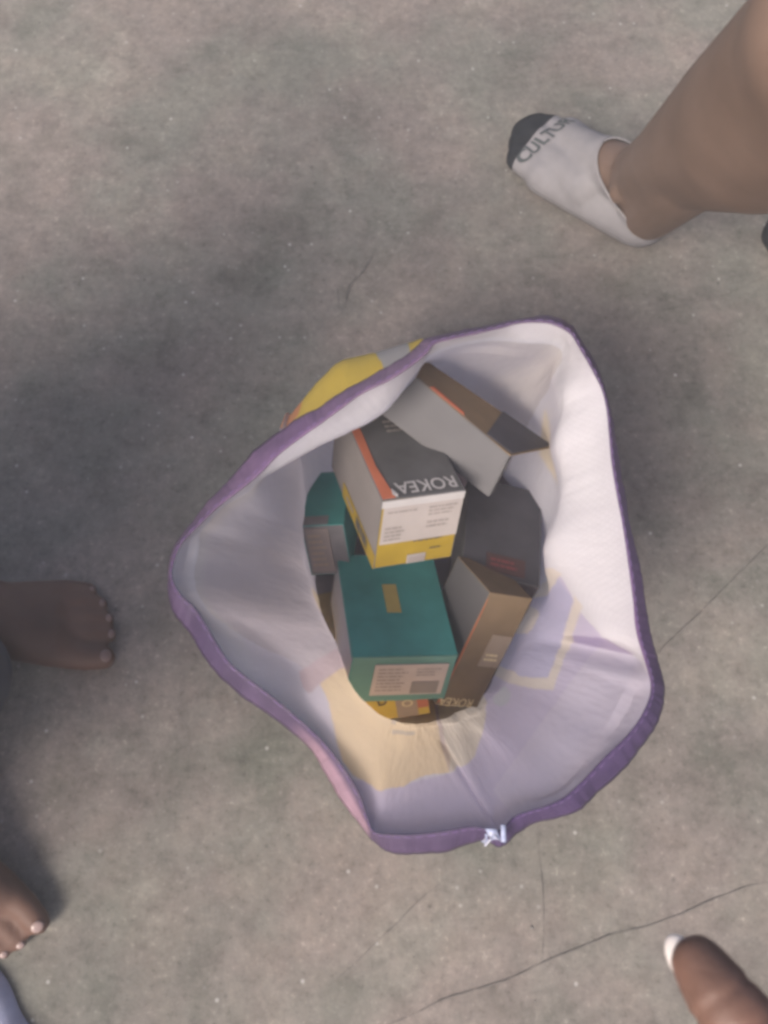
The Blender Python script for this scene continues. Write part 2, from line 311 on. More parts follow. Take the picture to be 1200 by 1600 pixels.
def poly_mask(poly):
    X = np.broadcast_to(uu*NR/M, (NV, M)); Y = np.broadcast_to(vv, (NV, M)); ins = np.zeros((NV, M), bool); n = len(poly)
    for a in range(n):
        (x1, y1), (x2, y2) = poly[a], poly[(a+1) % n]
        c = ((y1 > Y) != (y2 > Y)) & (X < (x2-x1)*(Y-y1)/((y2-y1) or 1e-9)+x1); ins ^= c
    return ins
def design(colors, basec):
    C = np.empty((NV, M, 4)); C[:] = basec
    for name, poly in PRINT_AND_SHADE:
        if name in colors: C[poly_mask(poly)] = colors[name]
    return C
def sheet(name, off, colors, basec, material, parent, flip):
    d = np.zeros((NV, M, 3)); d[:, :, :2] = rad*off
    V = (GR+d).reshape(-1, 3)
    idx = np.arange(NV*M).reshape(NV, M); nx = np.roll(idx, -1, axis=1)
    q = np.stack([idx[:-1], nx[:-1], nx[1:], idx[1:]], -1).reshape(-1, 4)
    if flip: q = q[:, ::-1]
    me = bpy.data.meshes.new(name)
    # the bottom closes in a fan
    V = np.vstack([V, [[BC.x, BC.y, .003+(0 if flip else .001)]]]); cI = NV*M
    me.from_pydata(V.tolist(), [], q.tolist()+[[int(idx[-1, j]), int(nx[-1, j]), cI] for j in range(M)])
    at = me.color_attributes.new('ink', 'FLOAT_COLOR', 'POINT')
    C = np.vstack([design(colors, basec).reshape(-1, 4), [basec]])
    at.data.foreach_set('color', C.astype(np.float32).ravel())
    uvl = me.uv_layers.new(name='UVMap')
    li = np.empty(len(me.loops), int); me.loops.foreach_get('vertex_index', li)
    U = np.array([[(i % M)/M, (i//M)/NV] if i < cI else [0, 1] for i in li])
    uvl.data.foreach_set('uv', U.astype(np.float32).ravel())
    return link(name, me, material, parent)
def weave_material(name, rough, transl):
    m = bpy.data.materials.new(name); m.use_nodes = True
    n = m.node_tree.nodes; l = m.node_tree.links; p = n['Principled BSDF']; out = n['Material Output']
    at = n.new('ShaderNodeAttribute'); at.attribute_name = 'ink'
    uv = n.new('ShaderNodeUVMap'); br = n.new('ShaderNodeTexBrick')
    mp = n.new('ShaderNodeMapping'); mp.inputs['Scale'].default_value = (1, 1, 1); l.new(uv.outputs[0], mp.inputs['Vector'])
    br.inputs['Scale'].default_value = 1; br.inputs['Brick Width'].default_value = 1/260; br.inputs['Row Height'].default_value = 1/110
    br.inputs['Mortar Size'].default_value = .0009; br.inputs['Mortar Smooth'].default_value = 1
    br.inputs['Color1'].default_value = (1, 1, 1, 1); br.inputs['Color2'].default_value = (.955, .955, .955, 1); br.inputs['Mortar'].default_value = (.90, .90, .90, 1)
    l.new(mp.outputs[0], br.inputs['Vector'])
    mx = n.new('ShaderNodeMix'); mx.data_type = 'RGBA'; mx.blend_type = 'MULTIPLY'; mx.inputs[0].default_value = 1
    l.new(at.outputs['Color'], mx.inputs[6]); l.new(br.outputs['Color'], mx.inputs[7])
    tc = n.new('ShaderNodeTexCoord'); nz = n.new('ShaderNodeTexNoise'); nz.inputs['Scale'].default_value = 22; nz.inputs['Detail'].default_value = 5
    l.new(tc.outputs['Object'], nz.inputs['Vector'])
    rp = n.new('ShaderNodeValToRGB'); rp.color_ramp.elements[0].position = .3; rp.color_ramp.elements[1].position = .7
    rp.color_ramp.elements[0].color = (.93, .92, .92, 1); rp.color_ramp.elements[1].color = (1, 1, 1, 1); l.new(nz.outputs['Fac'], rp.inputs['Fac'])
    m2 = n.new('ShaderNodeMix'); m2.data_type = 'RGBA'; m2.blend_type = 'MULTIPLY'; m2.inputs[0].default_value = 1
    l.new(mx.outputs[2], m2.inputs[6]); l.new(rp.outputs[0], m2.inputs[7])
    l.new(m2.outputs[2], p.inputs['Base Color']); p.inputs['Roughness'].default_value = rough; p.inputs['Specular IOR Level'].default_value = .35
    bp = n.new('ShaderNodeBump'); bp.inputs['Strength'].default_value = .25; bp.inputs['Distance'].default_value = .0006
    l.new(br.outputs['Fac'], bp.inputs['Height']); bp.invert = True; l.new(bp.outputs[0], p.inputs['Normal'])
    tr = n.new('ShaderNodeBsdfTranslucent')
    thin = n.new('ShaderNodeMix'); thin.data_type = 'RGBA'; thin.inputs[0].default_value = .66; thin.inputs[7].default_value = (.9, .88, .9, 1)   # thin film: ink soaks up little of the light going through
    l.new(m2.outputs[2], thin.inputs[6]); l.new(thin.outputs[2], tr.inputs['Color'])
    ms = n.new('ShaderNodeMixShader'); al = n.new('ShaderNodeMath'); al.operation = 'MULTIPLY'; al.inputs[1].default_value = transl; l.new(at.outputs['Alpha'], al.inputs[0]); l.new(al.outputs[0], ms.inputs[0])   # thick ink passes less light
    l.new(p.outputs[0], ms.inputs[1]); l.new(tr.outputs[0], ms.inputs[2]); l.new(ms.outputs[0], out.inputs['Surface'])
    return m

sack = empty('sack', (BC.x, BC.y, 0))
tag(sack, 'open white woven sack with purple hem, standing on the concrete full of boxes', 'sack')
unp = Matrix.Translation((-BC.x, -BC.y, 0))
INK_AND_SHADE_IN = dict(wallshade=(.73, .675, .645, 1), yellow=(.99, .78, .46, 1), cream=(.90, .80, .63, 1), lilac=(.73, .66, .82, 1), frame=(.90, .80, .70, 1), pale=(.81, .75, .86, 1),
              pink=(.72, .58, .60, 1), blot=(.66, .68, .72, 1), panel=(.64, .61, .80, 1), greytext=(.50, .42, .34, 1), creaseline=(.70, .52, .36, 1))
INK_OUT = dict(yellow=(.85, .60, .14, 1), cream=(.80, .70, .45, 1), lilac=(.50, .40, .64, 1), frame=(.78, .72, .6, 1), pale=(.5, .4, .62, 1),
               pink=(.55, .3, .36, 1), blot=(.7, .7, .72, 1), panel=(.35, .3, .6, 1), outyellow=(.70, .49, .05, .3), outorange=(.70, .27, .09, .3),
               outgrey=(.45, .43, .40, .4), outwhite=(.84, .83, .85, 1))
inner_sheet = sheet('inner_lining', 0, INK_AND_SHADE_IN, (.90, .87, .90, 1), weave_material('white_weave', .5, .62), sack, True)
outer_sheet = sheet('printed_shell', .0007, INK_OUT, (.42, .32, .50, 1), weave_material('printed_weave', .4, .92), sack, False)
for s_ in (inner_sheet, outer_sheet): s_.data.transform(unp)
# hem: the rim turned over and stitched, a flattened tube round the mouth
hem_m = mat('purple_hem', (.105, .068, .150, 1), .5, .16, 60, .5, 900, .35)
rows = []
mid = (OUT+INN)/2; dirn = OUT-INN; dirn[:, 2] = 0
prof = [(-.02, .0006), (.06, .0016), (.22, .0019), (.5, .0016), (.85, .0010), (1, -.0006), (.9, -.0022), (.55, -.004), (.15, -.003), (-.03, -.0010)]
wob = np.array([noise.noise(Vector((j*49/M, 1.5, 0)))*.0014+noise.noise(Vector((j*211/M, 5.5, 0)))*.0007+noise.noise(Vector((j*520/M, 2.5, 0)))*.0004 for j in range(M)]); wob[-40:] *= np.linspace(1, 0, 40); wob[:40] *= np.linspace(0, 1, 40)
for t, dz in prof:
    q = INN+(OUT-INN)*t; q = q.copy(); q[:, 2] += dz+wob*(1 if t > .3 else .3); q[:, :2] += wob[:, None]*.6*(t if t > 0 else 0)*rad[0]
    rows.append(q)
HV = np.array(rows); nP = len(prof); V = HV.reshape(-1, 3); idx = np.arange(nP*M).reshape(nP, M); nx = np.roll(idx, -1, 1)
q = np.concatenate([np.stack([idx[a], idx[(a+1) % nP], nx[(a+1) % nP], nx[a]], -1) for a in range(nP)])
me = bpy.data.meshes.new('hem'); me.from_pydata(V.tolist(), [], q.tolist()); me.transform(unp)
HK = [(0, (.120, .076, .125)), (4, (.105, .070, .118)), (8, (.085, .056, .105)), (14, (.115, .072, .150)), (19, (.135, .076, .160)), (22, (.058, .036, .088)), (31, (.054, .033, .084)), (40, (.07, .048, .082)), (46, (.056, .038, .080)), (49, (.075, .050, .092)), (53, (.140, .086, .145)), (57, (.150, .088, .165)), (61, (.150, .096, .150)), (64, (.120, .076, .125))]  # hem tone by row: palest at upper left, darkest along the bottom
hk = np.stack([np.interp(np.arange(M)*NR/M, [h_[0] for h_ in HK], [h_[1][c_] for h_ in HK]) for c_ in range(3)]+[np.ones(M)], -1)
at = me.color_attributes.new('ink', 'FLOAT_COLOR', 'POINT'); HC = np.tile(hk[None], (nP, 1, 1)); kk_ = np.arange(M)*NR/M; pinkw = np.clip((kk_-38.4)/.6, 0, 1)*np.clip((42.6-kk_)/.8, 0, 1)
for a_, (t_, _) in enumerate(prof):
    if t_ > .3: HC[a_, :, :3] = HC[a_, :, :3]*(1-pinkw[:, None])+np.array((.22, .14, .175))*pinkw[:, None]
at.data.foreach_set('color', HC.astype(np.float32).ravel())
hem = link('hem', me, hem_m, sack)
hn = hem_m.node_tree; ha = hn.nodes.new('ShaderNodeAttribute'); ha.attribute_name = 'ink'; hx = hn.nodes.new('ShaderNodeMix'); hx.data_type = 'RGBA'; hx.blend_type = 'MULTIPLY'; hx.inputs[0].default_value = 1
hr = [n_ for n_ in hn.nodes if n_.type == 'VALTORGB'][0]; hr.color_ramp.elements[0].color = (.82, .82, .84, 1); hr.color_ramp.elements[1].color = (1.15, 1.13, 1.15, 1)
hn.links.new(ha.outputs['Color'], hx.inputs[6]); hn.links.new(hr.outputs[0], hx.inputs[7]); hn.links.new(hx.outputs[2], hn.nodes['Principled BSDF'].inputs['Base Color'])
def tube(bm, pts, r, sides=5):
    prev = None
    for i, p in enumerate(pts):
        d = (pts[min(i+1, len(pts)-1)]-pts[max(i-1, 0)]).normalized(); s = d.orthogonal().normalized(); t = d.cross(s)
        ring = [bm.verts.new(p+(s*math.cos(a)+t*math.sin(a))*r) for a in [2*math.pi*k/sides for k in range(sides)]]
        if prev:
            for k in range(sides): bm.faces.new((prev[k], prev[(k+1) % sides], ring[(k+1) % sides], ring[k]))
        prev = ring
# stitches along the hem
bm = bmesh.new(); npit = 0
for j in range(0, M, 7):
    a = Vector(HV[1][j])*.55+Vector(HV[2][j])*.45; b = Vector(HV[1][(j+4) % M])*.55+Vector(HV[2][(j+4) % M])*.45
    tube(bm, [a+Vector((0, 0, .0002)), (a+b)/2+Vector((0, 0, .0006)), b+Vector((0, 0, .0002))], .00035, 4)
st = from_bm('hem_stitching', bm, mat('purple_thread', (.17, .11, .24, 1), .7), sack); st.data.transform(unp); st['kind'] = 'stuff'
# frayed notch where the side seam ends: white and bluish tape ends and threads
white_t = mat('frayed_tape', (.46, .46, .54, 1), .5, .08); blue_t = mat('blue_tape', (.30, .33, .46, 1), .5, .2)
for i in range(6):
    rr = random.Random(i+40)
    p0 = P(758+rr.random()*30, 1296+rr.random()*10, .303)
    p3 = P(752+rr.random()*36, 1312+rr.random()*10, .290)
    mid_ = (p0+p3)/2+Vector((rr.uniform(-.002, .002), -.001, .004))
    bm = bmesh.new(); tube(bm, [p0, p0.lerp(mid_, .5)+Vector((0, 0, .001)), mid_, mid_.lerp(p3, .6)+Vector((0, 0, .0005)), p3], .0004+.0004*rr.random(), 5)
    t_ = from_bm('loose_thread', bm, white_t if i % 3 else blue_t, sack); t_.data.transform(unp)
bm = bmesh.new()
for a_, b_ in (((766, 1295), (775, 1312)), ((786, 1289), (787, 1316))):
    pa, pb = P(*a_, .3065), P(*b_, .296); s = Vector((.0035 if a_[0] < 770 else .0016, 0, 0)); up_ = Vector((0, 0, .0008))
    vs = [bm.verts.new(x) for x in (pa-s, pa+s, pb+s, pb-s, pa-s+up_, pa+s+up_, pb+s+up_, pb-s+up_)]
    for f in ((0, 1, 2, 3), (7, 6, 5, 4), (0, 4, 5, 1), (1, 5, 6, 2), (2, 6, 7, 3), (3, 7, 4, 0)): bm.faces.new([vs[k] for k in f])
t_ = from_bm('torn_tape', bm, blue_t, sack); t_.data.transform(unp)

# ------------------------------------------------------------------ cartons in the sack
def rotvec(r):
    v = Vector(r); return Matrix.Rotation(v.length, 3, v.normalized()).to_quaternion()
FACES = {'front': (Vector((1, 0, 0)), Vector((0, 0, 1)), Vector((0, -1, 0))), 'top': (Vector((1, 0, 0)), Vector((0, 1, 0)), Vector((0, 0, 1))),
         'left': (Vector((0, -1, 0)), Vector((0, 0, 1)), Vector((-1, 0, 0))), 'right': (Vector((0, 1, 0)), Vector((0, 0, 1)), Vector((1, 0, 0)))}
def carton(name, fitp, label, cat, mats, seed=0, group=None):
    "mats: dict face -> material, '' for the remaining faces"
    c, r, d = Vector(fitp[:3]), fitp[3:6], Vector(fitp[6:9])
    root = empty(name, c, rotvec(r)); tag(root, label, cat, group)
    bm = bmesh.new(); bmesh.ops.create_cube(bm, size=1, matrix=Matrix.Diagonal((*d, 1)))
    ml = list(dict.fromkeys(mats.values())); key = {}
    for f in bm.faces:
        n = f.normal; nm = ''
        for k, (_, _, fn) in FACES.items():
            if n.dot(fn) > .9: nm = k
        f.material_index = ml.index(mats.get(nm, mats['']))
    bmesh.ops.bevel(bm, geom=bm.edges[:], offset=.0009, segments=2, affect='EDGES', profile=.6)
    long = [e for e in bm.edges if e.calc_length() > .02]
    bmesh.ops.subdivide_edges(bm, edges=long, cuts=7, use_grid_fill=True)
    for v in bm.verts:
        p = v.co*18+Vector((seed*3.7, 0, 0))
        f_ = 1-max(abs(v.co.x)/d.x, abs(v.co.y)/d.y, abs(v.co.z)/d.z)*2
        v.co += Vector((noise.noise(p), noise.noise(p+Vector((9, 0, 0))), noise.noise(p+Vector((0, 9, 0)))))*.0006
    from_bm('carton', bm, ml, root, smooth=False)
    root['_d'] = list(d); return root
def face_pt(root, face, u, v, h=0):
    "u,v in 0..1 on the face as seen from outside, h proud of it"
    d = Vector(root['_d']); U, V, N = FACES[face]
    ext = lambda a: abs(a.x)*d.x+abs(a.y)*d.y+abs(a.z)*d.z
    return U*(u-.5)*ext(U)+V*(v-.5)*ext(V)+N*(ext(N)/2+h)
def panel(root, name, face, u0, v0, u1, v1, m, h=.0010, th=.0007, corners=None, cut=6):
    "a thin printed sheet or flap stuck on a face, following its edge"
    U, V, N = FACES[face]; bm = bmesh.new()
    cs = corners or [(u0, v0), (u1, v0), (u1, v1), (u0, v1)]
    top = [bm.verts.new(face_pt(root, face, *c, h)) for c in cs]; bot = [bm.verts.new(face_pt(root, face, *c, h-th)) for c in cs]
    bm.faces.new(top); bm.faces.new(bot[::-1]); n = len(cs)
    for a in range(n): bm.faces.new((bot[a], bot[(a+1) % n], top[(a+1) % n], top[a]))
    bmesh.ops.recalc_face_normals(bm, faces=bm.faces[:])
    return from_bm(name, bm, m, root, smooth=False)
def lines(root, face, u0, v0, u1, v1, m, n, seed, h=.0012, fill=.5, name='printed_text', words=(2, 5)):
    "rows of small unreadable print"
    rnd = random.Random(seed); bm = bmesh.new()
    for i in range(n):
        a = v1-(v1-v0)*(i+.1)/n; b = a-(v1-v0)*fill/n; x = u0; end = u0+(u1-u0)*rnd.uniform(.7, 1)
        while x < end-.005:
            w_ = (u1-u0)*rnd.uniform(.06, .06*words[1]); e = min(x+w_, end)
            bm.faces.new([bm.verts.new(face_pt(root, face, *c, h)) for c in ((x, b), (e, b), (e, a), (x, a))]); x = e+(u1-u0)*.035
    o = from_bm(name, bm, m, root, smooth=False); return o
def lettering(root, text, face, u, v, width, m, rot=0, h=.0012, name='lettering', squash=1.0, shear=0):
    cu = bpy.data.curves.new('t', 'FONT'); cu.body = text; cu.align_x = 'CENTER'; cu.align_y = 'CENTER'; cu.shear = shear; cu.offset = .012; cu.resolution_u = 3
    o = bpy.data.objects.new('t', cu); COL.objects.link(o); dg = bpy.context.evaluated_depsgraph_get()
    me = bpy.data.meshes.new_from_object(o.evaluated_get(dg)); bpy.data.objects.remove(o)
    xs = [q.co.x for q in me.vertices]; s = width/(max(xs)-min(xs)); U, V, N = FACES[face]
    base_ = face_pt(root, face, u, v, h); cr, sr = math.cos(rot), math.sin(rot)
    for q in me.vertices:
        x, y = q.co.x*s, q.co.y*s*squash; q.co = base_+U*(x*cr-y*sr)+V*(x*sr+y*cr)
    me.name = name
    return link(name, me, m, root, smooth=False)

c_white = mat('white_card', (.165, .148, .14, 1), .5, .06, 30); c_grey = mat('grey_card', (.105, .10, .102, 1), .5, .06, 30)
c_black = mat('black_card', (.088, .085, .086, 1), .42, .2, 30); c_brown = mat('brown_card', (.180, .127, .078, 1), .5, .10, 40)
c_orange = mat('orange_ink', (.42, .13, .07, 1), .5, .1); c_yellow = mat('yellow_card', (.50, .36, .05, 1), .5, .08)
c_ochre = mat('deep_yellow_card', (.27, .185, .022, 1), .5, .08); c_teal = mat('teal_card', (.050, .235, .215, 1), .42, .12, 30); c_paleteal = mat('pale_teal_card', (.115, .245, .21, 1), .5, .1, 30)
c_label2 = mat('pink_paper_label', (.46, .39, .36, 1), .6, .05); c_label = mat('paper_label', (.33, .295, .275, 1), .6, .05); c_print = mat('grey_print', (.235, .205, .19, 1), .7, .1); c_dark = mat('dark_print', (.07, .065, .06, 1), .6)
c_tab = mat('ochre_tab', (.42, .32, .10, 1), .5, .1); c_bluegrey = mat('blue_grey_card', (.27, .265, .29, 1), .5, .08)
c_shadedgrey = mat('shaded_grey_card', (.17, .16, .165, 1), .5, .1); c_navy = mat('navy_ink', (.058, .056, .068, 1), .5, .15); c_cream = mat('cream_ink', (.62, .50, .30, 1), .6, .08); c_red = mat('red_ink', (.075, .042, .044, 1), .6, .15)
c_redtext = mat('red_print', (.19, .05, .055, 1), .6, .1); c_tan = mat('tan_label', (.30, .235, .18, 1), .6, .08); c_purpleblack = mat('purple_black_card', (.105, .085, .095, 1), .5, .15)
c_shadedtan = mat('shaded_tan_label', (.24, .20, .185, 1), .6, .08); c_olive = mat('olive_card', (.16, .15, .10, 1), .55, .15); c_whiteink = mat('white_ink', (.38, .36, .35, 1), .5, .05)
for m_ in bpy.data.materials:
    if m_.name.split('_')[-1] in ('card', 'label', 'ink', 'tab', 'print'):
        m_.node_tree.nodes['Principled BSDF'].inputs['Specular IOR Level'].default_value = .12; m_.node_tree.nodes['Principled BSDF'].inputs['Roughness'].default_value = .62

FIT = {'C': [0.0058, 0.2036, 0.068, -0.4818, 0.1773, 0.1058, 0.0964, 0.1268, 0.0672], 'B': [0.0084, 0.3162, 0.1734, -0.4567, 0.1695, 0.2739, 0.0729, 0.14, 0.0805], 'A': [0.0756, 0.3869, 0.126, -0.5397, 0.5928, 0.5876, 0.0646, 0.16, 0.0499], 'F': [0.0818, 0.1992, 0.0583, 0.7785, 0.5529, -0.2059, 0.0510, 0.1284, 0.0652], 'E': [-0.0528, 0.3105, 0.0672, -0.5796, -0.1272, -0.0196, 0.0415, 0.09, 0.0612], 'D': [-0.0004, 0.1661, 0.0344, -0.4878, -0.0873, 0.1162, 0.0788, 0.08, 0.0481], 'G': [0.1150, 0.2960, 0.0410, -0.3467, 0.2033, -0.1642, 0.0791, 0.124, 0.05]}
GRP = 'product boxes inside the sack'
# black, white and yellow box on top of the pile
b = carton('product_box', FIT['B'], 'black topped box with orange edge, white label and yellow base on the teal box', 'box',
           {'': c_grey, 'top': c_black, 'front': c_ochre, 'left': c_white}, 1, GRP)
panel(b, 'orange_stripe', 'top', 0, 0, 0, 0, c_orange, corners=[(.01, .008), (.16, .008), (.10, .30), (.115, .62), (.10, .99), (.01, .99)], h=.0006)
lettering(b, 'ROKEA', 'top', .575, .080, .053, c_whiteink, math.pi, squash=1.2)
panel(b, 'white_chevron', 'top', 0, 0, 0, 0, c_whiteink, corners=[(.14, .035), (.19, .01), (.205, .03), (.155, .085)], h=.0011)
lines(b, 'top', .42, .58, .62, .72, c_print, 3, 5)
panel(b, 'tuck_flap', 'front', .0, .90, .995, .995, c_whiteink, h=.0016)
panel(b, 'label', 'front', .03, .37, .99, .895, c_label, h=.0012)
lines(b, 'front', .07, .40, .36, .62, c_print, 4, 1, .0016); lines(b, 'front', .58, .70, .93, .85, c_print, 3, 2, .0016); lines(b, 'front', .58, .52, .93, .64, c_print, 2, 3, .0016)
lines(b, 'front', .08, .80, .5, .84, c_print, 1, 9, .0016)
lines(b, 'front', .45, .335, .92, .365, c_dark, 1, 4); lines(b, 'front', .68, .19, .82, .225, c_dark, 1, 6)
panel(b, 'barcode', 'front', .41, .02, .64, .145, c_label, h=.0011)
bmx = [panel(b, 'barcode_bar', 'front', .43+.026*i, .03, .43+.026*i+.012, .125, c_print, h=.0016) for i in range(8)]
panel(b, 'yellow_band', 'left', .30, .0, .998, .20, c_ochre, h=.0007)
lines(b, 'left', .62, .05, .93, .20, c_dark, 1, 8, .0012, .9); lines(b, 'left', .40, .06, .58, .16, c_print, 1, 11)
# teal box below it
c = carton('product_box', FIT['C'], 'teal box with ochre tab on top and paper label on its pale end', 'box',
           {'': c_teal, 'front': c_paleteal, 'left': c_bluegrey}, 2, GRP)
panel(c, 'lid_flap', 'front', .005, .93, .995, .992, c_paleteal, h=.0014)
panel(c, 'label', 'front', .23, .16, .94, .82, c_label2, h=.0012)
lines(c, 'front', .27, .22, .58, .75, c_print, 7, 21, .0016, .3); lines(c, 'front', .64, .55, .88, .74, c_print, 3, 22, .0016, .3)
panel(c, 'barcode', 'front', .62, .19, .89, .45, c_print, h=.0016)
panel(c, 'pull_tab', 'top', .40, .40, .54, .68, c_tab, h=.0009)
panel(c, 'lid_edge', 'left', .0, .955, .995, .99, c_teal, h=.0008)
# yellow box at the very bottom
d = carton('product_box', FIT['D'], 'yellow box showing only a printed edge beneath the teal box', 'box',
           {'': c_yellow}, 3, GRP)
panel(d, 'grey_panel', 'front', .60, .01, .86, .99, c_tan, h=.0009)
panel(d, 'orange_stripe', 'front', .86, .25, .995, .99, c_orange, h=.0010)
lettering(d, 'D', 'front', .44, .60, .0085, c_dark, .06, squash=1.1)
lettering(d, 'O', 'front', .74, .45, .011, c_cream, 0)
# long grey and brown box leaning at the far side
top4 = [P(596, 647, .214), P(764, 777, .200), P(797, 711, .222), P(651, 589, .238)]
org = sum(top4, Vector())/4; a = empty('product_box', org)
tag(a, 'long grey box with open brown flap leaning against the far wall of the sack', 'box', GRP)
nrm = (top4[1]-top4[0]).cross(top4[3]-top4[0]).normalized()
bm = bmesh.new(); tv = [bm.verts.new(p-org) for p in top4]; bv = [bm.verts.new(p-org-nrm*.028) for p in top4]
bm.faces.new(tv); bm.faces.new(bv[::-1])
for q_ in range(4): bm.faces.new((bv[q_], bv[(q_+1) % 4], tv[(q_+1) % 4], tv[q_]))
bmesh.ops.bevel(bm, geom=bm.edges[:], offset=.0010, segments=2, affect='EDGES')
bmesh.ops.subdivide_edges(bm, edges=[e_ for e_ in bm.edges if e_.calc_length() > .02], cuts=6, use_grid_fill=True)
for v in bm.verts: v.co += nrm*(noise.noise(v.co*20)*.0012)
from_bm('carton', bm, c_grey, a, smooth=False)
def slab(name, pts, th, m, parent, org_):
    n_ = (pts[1]-pts[0]).cross(pts[2]-pts[0]).normalized(); bm = bmesh.new()
    A_ = [bm.verts.new(p-org_) for p in pts]; B_ = [bm.verts.new(p-org_-n_*th) for p in pts]; k_ = len(pts)
    bm.faces.new(A_); bm.faces.new(B_[::-1])
    for q_ in range(k_): bm.faces.new((B_[q_], B_[(q_+1) % k_], A_[(q_+1) % k_], A_[q_]))
    bmesh.ops.recalc_face_normals(bm, faces=bm.faces[:])
    return from_bm(name, bm, m, parent, smooth=False)
h0, h1_ = P(650, 590, .2375), P(798, 711, .2215); e0, e1 = P(664, 562, .214), P(864, 698, .176)
up1 = (h1_-h0).cross(e0-h0).normalized(); up1 = up1 if up1.z > 0 else -up1
slab('open_flap', [h0, h1_, e1, e0], .0016, c_brown, a, org)
def onflap(u, v): return h0.lerp(h1_, u).lerp(e0.lerp(e1, u), v)+up1*.0018
slab('navy_patch', [onflap(.74, .0), onflap(.995, .03), onflap(.995, .97), onflap(.60, .99)], .0006, c_navy, a, org)  # dark navy corner at the flap's wide end
slab('orange_stripe', [onflap(.14, .0), onflap(.50, .0), onflap(.48, .07), onflap(.16, .12)], .0006, c_orange, a, org)
# small teal box at the left
e = carton('product_box', FIT['E'], 'narrow dark teal box with a greyish label against the left wall of the sack', 'box',
           {'': c_teal, 'front': c_shadedgrey}, 5, GRP)  # label end coloured darker to carry the shade by the wall
panel(e, 'label', 'front', .08, .08, .62, .95, c_shadedtan, h=.0010); lines(e, 'front', .12, .15, .55, .85, c_tan, 6, 31)
panel(e, 'paper_strip', 'top', .04, .01, .62, .16, c_shadedgrey, h=.0008)
# grey and brown box at the right
f = carton('product_box', FIT['F'], 'tilted brown box with grey side and tan label, right of the teal box', 'box',
           {'': c_brown, 'left': c_grey, 'top': c_brown}, 6, GRP)
panel(f, 'orange_stripe', 'top', 0, 0, 0, 0, c_orange, corners=[(.005, .03), (.05, .03), (.04, .45), (.02, .80), (.005, .95)], h=.0006)
panel(f, 'label', 'top', .50, .38, .98, .66, c_tan, h=.0009); lines(f, 'top', .55, .42, .90, .5, c_cream, 2, 41)
lettering(f, 'ROKEA', 'top', .42, .045, .040, c_cream, math.pi, squash=1.1)
# dark box between them
g = carton('product_box', FIT['G'], 'black box with a patch of red print, deep in the sack on the right', 'box',
           {'': c_black, 'top': c_navy, 'front': c_purpleblack}, 7, GRP)
panel(g, 'red_patch', 'top', .30, .05, .80, .22, c_red, h=.0009); lines(g, 'top', .35, .08, .75, .18, c_redtext, 2, 51)

# ------------------------------------------------------------------ people
def skin(name, c, c2, rough=.5):
    return mat(name, c, rough, .08, 14, .22, 420, .3, c2, 3)
def foot_parts(frame, m, grow=0, toes=True, wide=1.0, L=.225):
    "tapered limbs of one foot; frame maps foot space (x heel to toe, y left, z up) to the place, m=+1 big toe on the left"
    k = L/.225
    q = lambda x, y, z: frame @ Vector((x*k, y*m*wide*k, z*k))
    g = grow; S = [
        (q(.030, 0, .031), .030*k+g, q(.085, .006, .034), .029*k+g), (q(.030, -.002, .028), .027*k+g, q(.150, -.021, .019), .0185*k+g),
        (q(.045, 0, .080), .031*k+g, q(.105, .006, .050), .027*k+g), (q(.105, .006, .048), .027*k+g, q(.160, .014, .026), .022*k+g),
        (q(.085, .006, .034), .028*k+g, q(.165, .019, .023), .022*k+g), (q(.100, -.012, .036), .024*k+g, q(.155, -.008, .022), .020*k+g),
        (q(.150, -.021, .019), .0185*k+g, q(.165, .019, .021), .021*k+g), (q(.028, 0, .04), .027*k+g, q(.045, 0, .082), .031*k+g)]
    if toes:
        S += [(q(.165, .022, .021), .018*k, q(.196, .027, .017), .0135*k), (q(.196, .027, .017), .0135*k, q(.214, .026, .015), .0125*k)]
        for i, (y, tx) in enumerate(((.006, .215), (-.0075, .210), (-.0200, .201), (-.0315, .188))):
            S += [(q(.150, y*.85, .018), .012*k, q(tx-.020, y, .018), .0088*k), (q(tx-.020, y, .018), .0088*k, q(tx, y, .0095), .0082*k)]
    else:
        S += [(q(.165, .018, .021), .019*k+g, q(.204, .014, .016), .0145*k+g), (q(.155, -.018, .018), .017*k+g, q(.190, -.020, .014), .0125*k+g),
              (q(.200, .012, .016), .0145*k+g, q(.192, -.016, .0145), .0130*k+g), (q(.170, 0, .021), .020*k+g, q(.207, .001, .017), .0155*k+g), (q(.206, .008, .017), .0152*k+g, q(.200, -.008, .016), .0150*k+g), (q(.19, .018, .018), .016*k+g, q(.18, -.018, .017), .015*k+g)]
    return S
def frame_of(toe, heel):
    d = (toe-heel); d.z = 0; ang = math.atan2(d.y, d.x)
    return Matrix.Translation((heel.x, heel.y, 0)) @ Matrix.Rotation(ang, 4, 'Z')
def nails(frame, m, parent, material, wide=1.0, L=.225):
    k = L/.225
    for i, (x, y, z, sx, sy) in enumerate(((.219, .026, .0245, .0055, .0062), (.2185, .006, .0150, .0036, .0042), (.2135, -.0075, .0150, .0034, .0040), (.2045, -.0200, .0150, .0032, .0038), (.1915, -.0315, .0148, .0030, .0035))):
        bm = bmesh.new()
        bmesh.ops.create_uvsphere(bm, u_segments=14, v_segments=8, radius=1, matrix=frame @ Matrix.Translation((x*k, y*m*wide*k, z*k)) @ Matrix.Rotation(R(28), 4, 'Y') @ Matrix.Diagonal((sx*k, sy*k, .0016, 1)))
        from_bm('toenail', bm, material, parent)

def cut(me, co, no, keep_positive):
    bm = bmesh.new(); bm.from_mesh(me)
    bmesh.ops.bisect_plane(bm, geom=bm.verts[:]+bm.edges[:]+bm.faces[:], plane_co=co, plane_no=no, clear_inner=keep_positive, clear_outer=not keep_positive)
    out = bpy.data.meshes.new('cut'); bm.to_mesh(out); bm.free(); return out

